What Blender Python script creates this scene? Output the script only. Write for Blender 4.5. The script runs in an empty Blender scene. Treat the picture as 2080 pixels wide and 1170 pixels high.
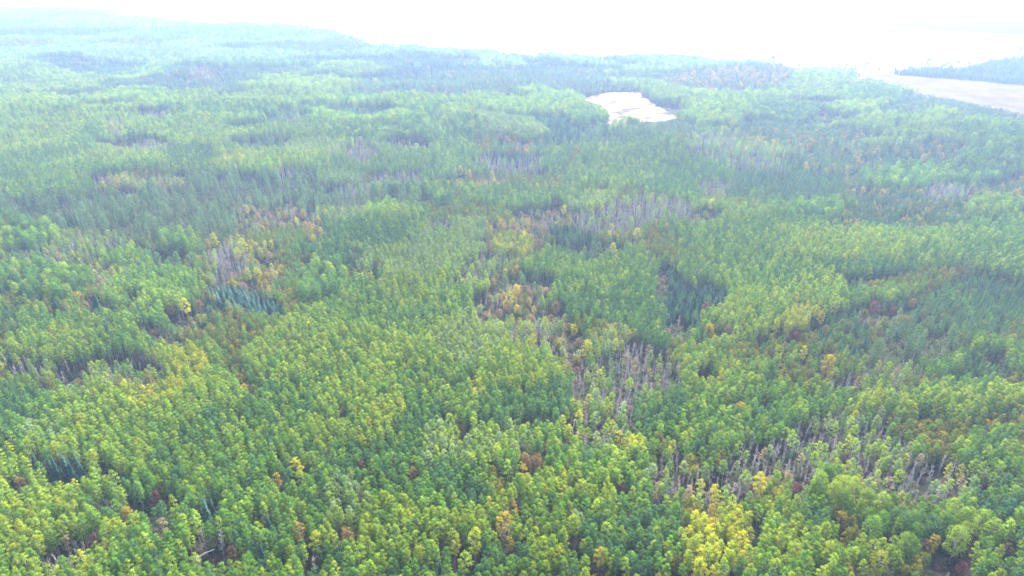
import bpy, math, random
import numpy as np

# ------------------------------------------------------------------ camera
SC = bpy.context.scene
COL = SC.collection
R = math.radians
CAM_Z, PITCH, FPX = 115.0, 26.0, 1400.0          # metres, degrees below level, focal length in photo pixels
cam_data = bpy.data.cameras.new("camera")
cam_data.sensor_width = 36.0
cam_data.lens = 36.0 * FPX / 2080.0
cam_data.clip_start, cam_data.clip_end = 1.0, 20000.0
cam = bpy.data.objects.new("camera", cam_data)
COL.objects.link(cam)
cam.location = (0, 0, CAM_Z)
cam.rotation_euler = (R(90.0 - PITCH), 0, 0)
SC.camera = cam

# ------------------------------------------------------------------ sky, sun, exposure
SUN_EL, SUN_AZ = 55.0, 15.0                       # azimuth measured from +Y towards +X: the sun stands ahead, a little right
world = bpy.data.worlds.new("World")
SC.world = world
world.use_nodes = True
wn = world.node_tree.nodes
bg = wn["Background"]
sky = wn.new("ShaderNodeTexSky")
sky.sky_type = 'NISHITA'
sky.sun_disc = False
sky.sun_elevation = R(SUN_EL)
sky.sun_rotation = R(SUN_AZ)
sky.altitude = 300
sky.air_density, sky.dust_density, sky.ozone_density = 1.0, 2.5, 1.0
world.node_tree.links.new(sky.outputs[0], bg.inputs[0])
bg.inputs[1].default_value = 0.115
sun_data = bpy.data.lights.new("sun", 'SUN')
sun_data.energy = 4.5
sun_data.angle = R(18)
sun_data.color = (1.0, 0.94, 0.80)
sun = bpy.data.objects.new("sun", sun_data)
COL.objects.link(sun)
sun.rotation_euler = (R(90 - SUN_EL), 0, R(180 - SUN_AZ))
sun.location = (0, 200, 400)
SC.view_settings.view_transform = 'Standard'
SC.view_settings.look = 'None'
SC.view_settings.gamma = 1
SC.view_settings.use_curve_mapping = False
SC.view_settings.exposure = 2.44
SC.render.engine = 'CYCLES'
cy = SC.cycles
cy.max_bounces, cy.diffuse_bounces, cy.transmission_bounces = 7, 4, 4
cy.glossy_bounces, cy.volume_bounces, cy.transparent_max_bounces = 2, 2, 4
cy.caustics_reflective = cy.caustics_refractive = False
cy.filter_width = 1.6
cy.use_denoising = True

# ------------------------------------------------------------------ projection of the photograph onto the land
cp, sp = math.cos(R(PITCH)), math.sin(R(PITCH))
def at(px, py, z=0.0):
    """the point of the land (height z) that the photo shows at pixel px, py"""
    px, py = np.asarray(px, float), np.asarray(py, float)
    a, b = (px - 1040.0) / FPX, -(py - 585.0) / FPX
    dy, dz = cp + b * sp, -sp + b * cp
    t = (z - CAM_Z) / dz
    return a * t, dy * t
def pix(x, y, z):
    f = y * cp - (z - CAM_Z) * sp
    return 1040 + FPX * x / f, 585 - FPX * (y * sp + (z - CAM_Z) * cp) / f

rng = np.random.default_rng(11)
def hashn(i, j, s):
    h = (i.astype(np.int64) * 374761393 + j.astype(np.int64) * 668265263 + s * 974711) & 0x7fffffff
    h = ((h ^ (h >> 13)) * 1274126177) & 0x7fffffff
    return ((h ^ (h >> 16)) & 0xffff) / 65535.0
def noise(x, y, scale, seed):
    """smooth value noise, 0..1"""
    x, y = np.asarray(x) / scale, np.asarray(y) / scale
    i, j = np.floor(x), np.floor(y)
    u, v = x - i, y - j
    u, v = u * u * (3 - 2 * u), v * v * (3 - 2 * v)
    i, j = i.astype(np.int64), j.astype(np.int64)
    a, b = hashn(i, j, seed), hashn(i + 1, j, seed)
    c, d = hashn(i, j + 1, seed), hashn(i + 1, j + 1, seed)
    return (a * (1 - u) + b * u) * (1 - v) + (c * (1 - u) + d * u) * v
def fbm(x, y, scale, seed):
    return (noise(x, y, scale, seed) * .55 + noise(x, y, scale * .45, seed + 1) * .3 + noise(x, y, scale * .2, seed + 2) * .15)
FLATS = [(float(at(1270, 212)[0]), float(at(1270, 212)[1]), 75), (float(at(1900, 172)[0]), float(at(1900, 172)[1]), 120), (float(at(2100, 185)[0]), float(at(2100, 185)[1]), 130)]
def land(x, y):
    d = np.hypot(x, y)
    near = ((fbm(x, y, 130, 5) - .5) * 9.0) * np.clip((520 - d) / 160, 0, 1)
    folds = ((fbm(x, y, 105, 15) - .5) * 21.0) * np.clip((d - 330) / 120, 0, 1) * np.clip((np.interp(x, [-520, -180], [1060, 840]) - d) / 150, 0, 1)
    for cx, cy, r in FLATS:                          # wet ground lies level
        folds = folds * np.clip(np.hypot(x - cx, y - cy) / r - 1, 0, 1)
    return near + folds

# ------------------------------------------------------------------ materials
def new_mat(name):
    m = bpy.data.materials.new(name)
    m.use_nodes = True
    m.node_tree.nodes.clear()
    n = m.node_tree.nodes
    out = n.new("ShaderNodeOutputMaterial")
    return m, n, m.node_tree.links, out
def leaf_material(name, trans, spread):
    m, n, l, out = new_mat(name)
    att = n.new("ShaderNodeAttribute"); att.attribute_type = 'INSTANCER'; att.attribute_name = "tint"
    geo = n.new("ShaderNodeNewGeometry")
    hsv = n.new("ShaderNodeHueSaturation")
    mr = n.new("ShaderNodeMapRange"); mr.inputs[3].default_value = 1 - spread; mr.inputs[4].default_value = 1 + spread
    mh = n.new("ShaderNodeMapRange"); mh.inputs[3].default_value = .515; mh.inputs[4].default_value = .485
    l.new(geo.outputs["Random Per Island"], mr.inputs[0]); l.new(geo.outputs["Random Per Island"], mh.inputs[0])
    l.new(att.outputs["Color"], hsv.inputs["Color"]); l.new(mr.outputs[0], hsv.inputs["Value"]); l.new(mh.outputs[0], hsv.inputs["Hue"])
    d = n.new("ShaderNodeBsdfDiffuse"); t = n.new("ShaderNodeBsdfTranslucent")
    mix = n.new("ShaderNodeMixShader"); mix.inputs[0].default_value = trans
    l.new(hsv.outputs[0], d.inputs[0]); l.new(hsv.outputs[0], t.inputs[0])
    l.new(d.outputs[0], mix.inputs[1]); l.new(t.outputs[0], mix.inputs[2]); l.new(mix.outputs[0], out.inputs[0])
    return m
def speckled(name, c1, c2, scale, rough=.9, detail=6, bump=0.0, c3=None, scale3=1.0):
    m, n, l, out = new_mat(name)
    tc = n.new("ShaderNodeNewGeometry")
    no = n.new("ShaderNodeTexNoise"); no.inputs["Scale"].default_value = scale; no.inputs["Detail"].default_value = detail
    l.new(tc.outputs["Position"], no.inputs["Vector"])
    cr = n.new("ShaderNodeValToRGB")
    cr.color_ramp.elements[0].position, cr.color_ramp.elements[1].position = .36, .64
    cr.color_ramp.elements[0].color = (*c1, 1); cr.color_ramp.elements[1].color = (*c2, 1)
    l.new(no.outputs[0], cr.inputs[0])
    b = n.new("ShaderNodeBsdfPrincipled"); b.inputs["Roughness"].default_value = rough; b.inputs["Specular IOR Level"].default_value = .04
    col = cr.outputs[0]
    if c3:
        n3 = n.new("ShaderNodeTexNoise"); n3.inputs["Scale"].default_value = scale3; n3.inputs["Detail"].default_value = 5
        l.new(tc.outputs["Position"], n3.inputs["Vector"])
        r3 = n.new("ShaderNodeMapRange"); r3.inputs[1].default_value = .5; r3.inputs[2].default_value = .62
        l.new(n3.outputs[0], r3.inputs[0])
        mx = n.new("ShaderNodeMix"); mx.data_type = 'RGBA'; mx.inputs[7].default_value = (*c3, 1)
        l.new(r3.outputs[0], mx.inputs[0]); l.new(col, mx.inputs[6]); col = mx.outputs[2]
    l.new(col, b.inputs["Base Color"])
    if bump:
        bp = n.new("ShaderNodeBump"); bp.inputs["Strength"].default_value = bump; bp.inputs["Distance"].default_value = .3
        l.new(no.outputs[0], bp.inputs["Height"]); l.new(bp.outputs[0], b.inputs["Normal"])
    l.new(b.outputs[0], out.inputs[0])
    return m
M_LEAF = leaf_material("broad_leaves", .40, .26)
M_NEEDLE = leaf_material("needles", .12, .30)
M_TWIG = leaf_material("twigs", .0, .28)
M_PALE_BARK = speckled("pale_bark", (.26, .24, .21), (.52, .49, .44), 1.6)
M_DARK_BARK = speckled("dark_bark", (.05, .04, .035), (.12, .095, .08), 2.0)
M_GREY_BARK = speckled("weathered_bark", (.32, .29, .30), (.58, .53, .54), 1.6)
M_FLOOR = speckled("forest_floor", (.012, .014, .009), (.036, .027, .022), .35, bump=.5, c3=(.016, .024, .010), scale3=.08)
M_MARSH = speckled("dry_sedge", (.34, .30, .22), (.50, .45, .34), .05, bump=.2)
M_BOG = speckled("bog_grass", (.140, .108, .062), (.310, .262, .178), .11, bump=.4, c3=(.055, .038, .026), scale3=.05)
M_FIELD = speckled("field_grass", (.052, .039, .024), (.090, .066, .042), .05, bump=.3, c3=(.080, .058, .042), scale3=.03)
def water_mat():
    m, n, l, out = new_mat("lake_water")
    b = n.new("ShaderNodeBsdfPrincipled")
    b.inputs["Base Color"].default_value = (.015, .13, .14, 1); b.inputs["Roughness"].default_value = .7; b.inputs["Specular IOR Level"].default_value = .0
    g = n.new("ShaderNodeNewGeometry"); w = n.new("ShaderNodeTexNoise"); w.inputs["Scale"].default_value = .6
    l.new(g.outputs["Position"], w.inputs["Vector"])
    bp = n.new("ShaderNodeBump"); bp.inputs["Strength"].default_value = .15
    l.new(w.outputs[0], bp.inputs["Height"]); l.new(bp.outputs[0], b.inputs["Normal"])
    l.new(b.outputs[0], out.inputs[0])
    return m
M_WATER = water_mat()

# ------------------------------------------------------------------ mesh helpers
def mesh_from(name, V, F, mats, fm=None, smooth=False):
    me = bpy.data.meshes.new(name)
    me.from_pydata([tuple(v) for v in V], [], F)
    for m in mats: me.materials.append(m)
    if fm is not None: me.polygons.foreach_set("material_index", np.asarray(fm, np.int32))
    if smooth: me.polygons.foreach_set("use_smooth", np.ones(len(F), bool))
    me.update()
    return me
def link(name, me, **props):
    o = bpy.data.objects.new(name, me)
    COL.objects.link(o)
    for k, v in props.items(): o[k] = v
    return o
def flat_sheet(name, pts, z, mat):
    import bmesh
    bm = bmesh.new()
    f = bm.faces.new([bm.verts.new((float(x), float(y), z)) for x, y in pts])
    bmesh.ops.triangulate(bm, faces=[f])
    for f in bm.faces:
        if f.normal.z < 0: f.normal_flip()
    me = bpy.data.meshes.new(name); bm.to_mesh(me); bm.free()
    me.materials.append(mat)
    return link(name, me, kind="structure")

# ------------------------------------------------------------------ the land
xs = np.concatenate([np.linspace(-5200, -1000, 12)[:-1], np.linspace(-1000, 1000, 240), np.linspace(1000, 5200, 12)[1:]])
ys = np.concatenate([np.linspace(-600, 40, 6)[:-1], np.linspace(40, 1100, 150), np.linspace(1100, 6000, 18)[1:]])
XX, YY = np.meshgrid(xs, ys)
ZZ = land(XX, YY)
nx, ny = len(xs), len(ys)
V = np.stack([XX.ravel(), YY.ravel(), ZZ.ravel()], 1)
F = [(j * nx + i, j * nx + i + 1, (j + 1) * nx + i + 1, (j + 1) * nx + i) for j in range(ny - 1) for i in range(nx - 1)]
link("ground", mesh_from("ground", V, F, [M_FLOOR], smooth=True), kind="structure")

# edge of the forest against the open marsh, as the tree tops show it
EDGE = [(-500, 4), (0, 9), (150, 15), (230, 22), (330, 32), (450, 42), (560, 47), (680, 54), (725, 66), (760, 81), (850, 84), (900, 94),
        (1060, 104), (1200, 114), (1320, 110), (1400, 114), (1560, 117), (1640, 134), (1740, 143), (1780, 139), (1820, 134),
        (1880, 127), (1960, 129), (2020, 112), (2080, 107), (2500, 100)]
ex, ey = zip(*EDGE)
mx, my = at(ex, ey, 6.8)
ring = [(x * .985, y * .985) for x, y in zip(mx, my)]
ring += [(ring[-1][0] + 2200, 2600), (4800, 5800), (-4800, 5800), (ring[0][0] - 1500, ring[0][1] + 400)]
flat_sheet("marsh", ring, .10, M_MARSH)
LAKE = [(1560, 26), (1620, 36), (1740, 52), (1850, 58), (1900, 63), (2080, 72), (2500, 92), (3200, 90), (3200, 20), (2500, 12), (2080, 15), (1900, 17), (1700, 17), (1600, 20)]
lx, ly = at(*zip(*LAKE), 0.0)
flat_sheet("lake", list(zip(lx, ly)), .16, M_WATER)
BOG = [(1176, 203), (1215, 192), (1250, 186), (1292, 189), (1312, 202), (1335, 211), (1370, 216), (1395, 222), (1330, 229), (1290, 232),
       (1256, 240), (1235, 240), (1238, 224), (1222, 213), (1200, 209)]
def opened(poly, mid, zlow):
    """open ground: its far rim as seen, its near rim behind the crowns that stand before it"""
    q = [at(px, py, 0.0 if py < mid else zlow) for px, py in poly]
    return np.array([(float(a), float(b)) for a, b in q])
def ragged(poly, amp):
    """a natural, uneven rim"""
    out_ = []
    for (x1, y1), (x2, y2) in zip(poly, np.roll(poly, -1, 0)):
        m = max(2, int(math.hypot(x2 - x1, y2 - y1) / 3.5))
        for t in np.arange(m) / m: out_.append((x1 + (x2 - x1) * t, y1 + (y2 - y1) * t))
    p_ = np.array(out_)
    return p_ + np.stack([fbm(p_[:, 0], p_[:, 1], 14, 201) - .5, fbm(p_[:, 0], p_[:, 1], 14, 211) - .5], 1) * amp
BOG_XY = ragged(opened(BOG, 214, 7.0), 14)
flat_sheet("bog", BOG_XY, .13, M_BOG)
FIELD = [(1725, 146), (1790, 148), (1830, 154), (1900, 160), (2000, 166), (2300, 182), (2300, 245), (2080, 214), (1990, 196), (1930, 184), (1865, 176), (1800, 166), (1752, 156)]
FIELD_XY = ragged(opened(FIELD, 167, 7.0), 16)
flat_sheet("field", FIELD_XY, .20, M_FIELD)
def inside(px, py, poly):
    r = np.zeros(len(px), bool)
    n = len(poly)
    for i in range(n):
        x1, y1 = poly[i]; x2, y2 = poly[(i + 1) % n]
        c = ((y1 > py) != (y2 > py)) & (px < (x2 - x1) * (py - y1) / (y2 - y1 + 1e-12) + x1)
        r ^= c
    return r

# ------------------------------------------------------------------ haze
HX, HY0, HY1, HZ0, HZ1 = 5600, -900, 6400, -8.0, CAM_Z + 6
hv = [(sx * HX, y, z) for z in (HZ0, HZ1) for y in (HY0, HY1) for sx in (-1, 1)]
hf = [(0, 2, 3, 1), (4, 5, 7, 6), (0, 1, 5, 4), (2, 6, 7, 3), (0, 4, 6, 2), (1, 3, 7, 5)]
hm, n, l, out = new_mat("haze_air")
pv = n.new("ShaderNodeVolumePrincipled")
pv.inputs["Color"].default_value = (.50, .66, 1.0, 1)
pv.inputs["Density"].default_value = .00040
pv.inputs["Anisotropy"].default_value = .55
l.new(pv.outputs[0], out.inputs["Volume"])
link("haze", mesh_from("haze", hv, hf, [hm]), kind="stuff")

# ------------------------------------------------------------------ tree shapes (metres, base at the origin)
def leaves_at(P, N, size, r, flat=.5):
    """kite shaped leaf sprays at points P facing roughly N"""
    k = len(P)
    nrm = N + r.normal(0, flat, (k, 3))
    nrm /= np.linalg.norm(nrm, axis=1)[:, None] + 1e-9
    t = np.cross(nrm, r.normal(0, 1, (k, 3))); t /= np.linalg.norm(t, axis=1)[:, None] + 1e-9
    b = np.cross(nrm, t)
    s = (size * r.uniform(.65, 1.35, k))[:, None]
    q = np.stack([P - t * s * .62, P - b * s * .42 + nrm * s * .08, P + t * s * .62, P + b * s * .42 + nrm * s * .08], 1)
    V = q.reshape(-1, 3)
    F = [(4 * i, 4 * i + 1, 4 * i + 2, 4 * i + 3) for i in range(k)]
    return V, F
def merge(parts):
    V, F, o = [], [], 0
    for v, f in parts:
        V.append(np.asarray(v, float)); F += [tuple(i + o for i in q) for q in f]; o += len(v)
    return np.concatenate(V), F
def tube(p, rad, seg=5):
    p = [np.array(q, float) for q in p]
    V, F = [], []
    for i, q in enumerate(p):
        d = p[min(i + 1, len(p) - 1)] - p[max(i - 1, 0)]
        d /= np.linalg.norm(d) + 1e-9
        a = np.cross(d, (0, 1, .03) if abs(d[1]) < .9 else (1, 0, 0)); a /= np.linalg.norm(a); b = np.cross(d, a)
        for k in range(seg):
            th = 2 * math.pi * k / seg
            V.append(q + rad[i] * (a * math.cos(th) + b * math.sin(th)))
    for i in range(len(p) - 1):
        for k in range(seg):
            F.append((i * seg + k, i * seg + (k + 1) % seg, (i + 1) * seg + (k + 1) % seg, (i + 1) * seg + k))
    return np.array(V), F
def trunk_curve(H, r, bend):
    bx, by = r.normal(0, bend, 2)
    zs = np.linspace(-.6, H, 6)
    return [(bx * (z / H) ** 2 + r.normal(0, .05), by * (z / H) ** 2 + r.normal(0, .05), z) for z in zs], (bx, by)
def aspen(r, H=14.0, W=1.75, base=.40, nclump=26, per=36, round_=False, size=.30, sparse=1.0, cone=False):
    pts, (bx, by) = trunk_curve(H * .93, r, .35)
    rb = .011 * H
    parts = [tube(pts, [rb * (1 - .8 * i / 5) for i in range(6)])]
    zb, P, N = base * H, [], []
    lobes = r.uniform(.86, 1.14, 5); ph = r.uniform(0, 6.28)
    for c in range(nclump):
        cw = 1.0
        u = (c + r.uniform(0, 1)) / nclump
        if cone:
            prof = (1 - u) ** .85 + .05
            cw = .35 + .65 * (1 - u)
        elif round_:
            prof = math.sqrt(max(1 - (2 * u - 1) ** 2 * .92, 0)) * (.8 + .2 * (1 - u))
        else:
            prof = (min(1, u / .30) ** .6) * (1 - max(0, (u - .30) / .70) ** 2.2) ** .66
        z = zb + u * (H - zb)
        th = c * 2.4 + r.uniform(-.6, .6)
        lo = np.interp(((th + ph) % 6.283) / 6.283 * 5, range(6), list(lobes) + [lobes[0]])
        rad = W * prof * lo * math.sqrt(r.uniform(.50, 1.0))
        ox, oy = bx * (z / H) ** 2, by * (z / H) ** 2
        cpt = np.array([ox + rad * math.cos(th), oy + rad * math.sin(th), z])
        cr = W * r.uniform(.30, .50) * cw
        k = max(3, int(per * r.uniform(.7, 1.3) * sparse))
        d = r.normal(0, 1, (k, 3)); d /= np.linalg.norm(d, axis=1)[:, None]
        d[:, 2] = np.abs(d[:, 2]) * 1.0 - .25
        rr = cr * r.uniform(.45, 1.0, k)[:, None]
        P.append(cpt + d * rr * (1, 1, .95))
        o = np.array([math.cos(th) * .55, math.sin(th) * .55, .7])
        N.append(d * .55 + o)
        if c % 3 == 0:
            z0 = max(zb * .92, z - rad * .9)
            parts.append(tube([(bx * (z0 / H) ** 2, by * (z0 / H) ** 2, z0), cpt * (.6, .6, 1) + (0, 0, -.15), cpt], [rb * .35, rb * .22, .012], 3))
    lv = leaves_at(np.concatenate(P), np.concatenate(N), size, r, .38)
    return lv, merge(parts)
def conifer(r, H=13.0, W=1.7, base=.08, layers=15, per=11, droop=.35, size=.62, power=.85, wid=.34):
    pts, (bx, by) = trunk_curve(H * .97, r, .12)
    trunk = tube(pts, [.012 * H * (1 - .9 * i / 5) for i in range(6)])
    V, F, o = [], [], 0
    for L in range(layers):
        u = (L + .3) / layers
        z = H * (base + (1 - base) * u)
        R_ = W * (1 - u) ** power * r.uniform(.85, 1.1) + .1
        n_ = max(4, int(per * (1 - u * .55)))
        for k in range(n_):
            th = 6.283 * (k + r.uniform(-.35, .35)) / n_ + L * 1.3
            ln = R_ * r.uniform(.75, 1.15)
            c, s = math.cos(th), math.sin(th)
            tip = np.array([c * ln, s * ln, z - ln * droop + r.uniform(-.1, .1)])
            root = np.array([0, 0, z + .12 * ln])
            mid = root * .45 + tip * .55 + (0, 0, .10 * ln)
            side = np.array([-s, c, 0]) * (wid * ln + .12)
            hang = np.array([0, 0, -.16 - .10 * ln])
            V += [root, mid + side + hang, tip, mid - side + hang, mid + (0, 0, .05)]
            F += [(o, o + 1, o + 4), (o + 1, o + 2, o + 4), (o + 2, o + 3, o + 4), (o + 3, o, o + 4)]
            o += 5
    V += [np.array([-.09, 0, H * .93]), np.array([.09, 0, H * .93]), np.array([0, 0, H * 1.02])]
    F += [(o, o + 1, o + 2)]
    return (np.array(V), F), trunk
def bare(r, H=12.0, W=1.3, n=16, twigs=70, base=.35):
    pts, (bx, by) = trunk_curve(H, r, .45)
    tr = [tube(pts, [.0085 * H * (1 - .85 * i / 5) for i in range(6)])]
    V, F = [], []
    P = []
    for k in range(n):
        u = base + (.97 - base) * (k + r.uniform(0, 1)) / n
        z = u * H
        th = r.uniform(0, 6.28)
        ln = W * (1.25 - u) * r.uniform(.8, 1.5)
        q = np.array([bx * u * u, by * u * u, z])
        tip = q + (math.cos(th) * ln * .75, math.sin(th) * ln * .75, ln * r.uniform(.6, 1.1))
        tr.append(tube([q, q * .5 + tip * .5 + (0, 0, -.1), tip], [.05, .035, .012], 3))
        P += [(q * (1 - w) + tip * w) for w in r.uniform(.35, 1.0, max(1, twigs // n))]
    P = np.array(P)
    m = len(P)
    d = r.normal(0, .5, (m, 3)) + (0, 0, .9)
    s = np.cross(d, r.normal(0, 1, (m, 3))); s /= np.linalg.norm(s, axis=1)[:, None]
    ln = r.uniform(.5, 1.1, m)[:, None]
    d = d / np.linalg.norm(d, axis=1)[:, None] * ln
    V = np.stack([P - s * .035, P + s * .035, P + d + s * .01], 1).reshape(-1, 3)
    F = [(3 * i, 3 * i + 1, 3 * i + 2) for i in range(m)]
    return (V, F), merge(tr)
def shrub(r, H=2.6, W=1.7, n=150, size=.36):
    d = r.normal(0, 1, (n, 3)); d /= np.linalg.norm(d, axis=1)[:, None]; d[:, 2] = np.abs(d[:, 2])
    lob = r.normal(0, 1, (5, 3)); lob /= np.linalg.norm(lob, axis=1)[:, None]; lob[:, 2] = np.abs(lob[:, 2])
    g = .72 + .34 * np.max(np.clip(d @ lob.T, 0, 1) ** 4, axis=1)
    P = d * (g * r.uniform(.7, 1, n) ** .5)[:, None] * (W, W, H)
    lv = leaves_at(P, d + (0, 0, .5), size, r, .6)
    st = [tube([(0, 0, -.3), (r.normal(0, .25), r.normal(0, .25), H * .45), (r.normal(0, .6), r.normal(0, .6), H * .85)], [.06, .045, .015], 3) for _ in range(4)]
    return lv, merge(st)

SHAPES = {}     # kind -> list of (crown mesh, trunk mesh, joined mesh, height)
def shape(kind, fn, count, leafmat, barkmat, seed, H):
    SHAPES[kind] = []
    for k in range(count):
        r = np.random.default_rng(seed * 100 + k)
        (cv, cf), (tv, tf) = fn(r, k)
        crown = mesh_from(kind + "_crown", cv, cf, [leafmat])
        trunk = mesh_from(kind + "_trunk", tv, tf, [barkmat], smooth=True)
        allv, allf = merge([(cv, cf), (tv, tf)])
        whole = mesh_from(kind, allv, allf, [leafmat, barkmat], [0] * len(cf) + [1] * len(tf))
        SHAPES[kind].append((crown, trunk, whole, H))
shape("aspen_tree", lambda r, k: aspen(r, 14 + (k % 3) * .8, 1.62 + .12 * (k % 4), .36 + .035 * (k % 4), 25), 9, M_LEAF, M_PALE_BARK, 1, 14.8)
shape("birch_tree", lambda r, k: aspen(r, 13 + (k % 3) * .8, 1.7 + .12 * (k % 3), .34 + .04 * (k % 3), 23, sparse=.9), 6, M_LEAF, M_PALE_BARK, 2, 13.8)
shape("poplar_tree", lambda r, k: aspen(r, 14.5 + (k % 3), 2.9 + .2 * (k % 3), .26 + .03 * (k % 3), 44, 36, size=.34, round_=(k % 2 == 0)), 6, M_LEAF, M_PALE_BARK, 3, 15.5)
shape("maple_tree", lambda r, k: aspen(r, 11 + (k % 3) * .7, 2.4 + .2 * (k % 3), .24, 34, 32, True, .32, .95), 5, M_LEAF, M_DARK_BARK, 4, 11.7)
shape("spruce_tree", lambda r, k: conifer(r, 13 + (k % 3), (1.4, 1.8, 2.1)[k % 3], .05, 15, 10), 6, M_NEEDLE, M_DARK_BARK, 5, 14)
shape("larch_tree", lambda r, k: aspen(r, 13 + (k % 3), 2.1 + .2 * (k % 2), .10, 46, 17, size=.30, cone=True), 5, M_NEEDLE, M_DARK_BARK, 6, 14)
shape("pine_tree", lambda r, k: conifer(r, 8, 1.55 + .1 * k, .06, 9, 10, -.15, power=.55, wid=.42), 4, M_NEEDLE, M_DARK_BARK, 7, 8)
shape("bare_tree", lambda r, k: bare(r, 11 + (k % 4), 1.25 + .2 * (k % 3), 17, 130), 7, M_TWIG, M_GREY_BARK, 8, 12.5)
shape("willow_shrub", lambda r, k: shrub(r, 2.6 + .3 * (k % 3), 1.7 + .2 * (k % 2)), 5, M_LEAF, M_DARK_BARK, 9, 2.8)
KINDS = list(SHAPES)

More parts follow.
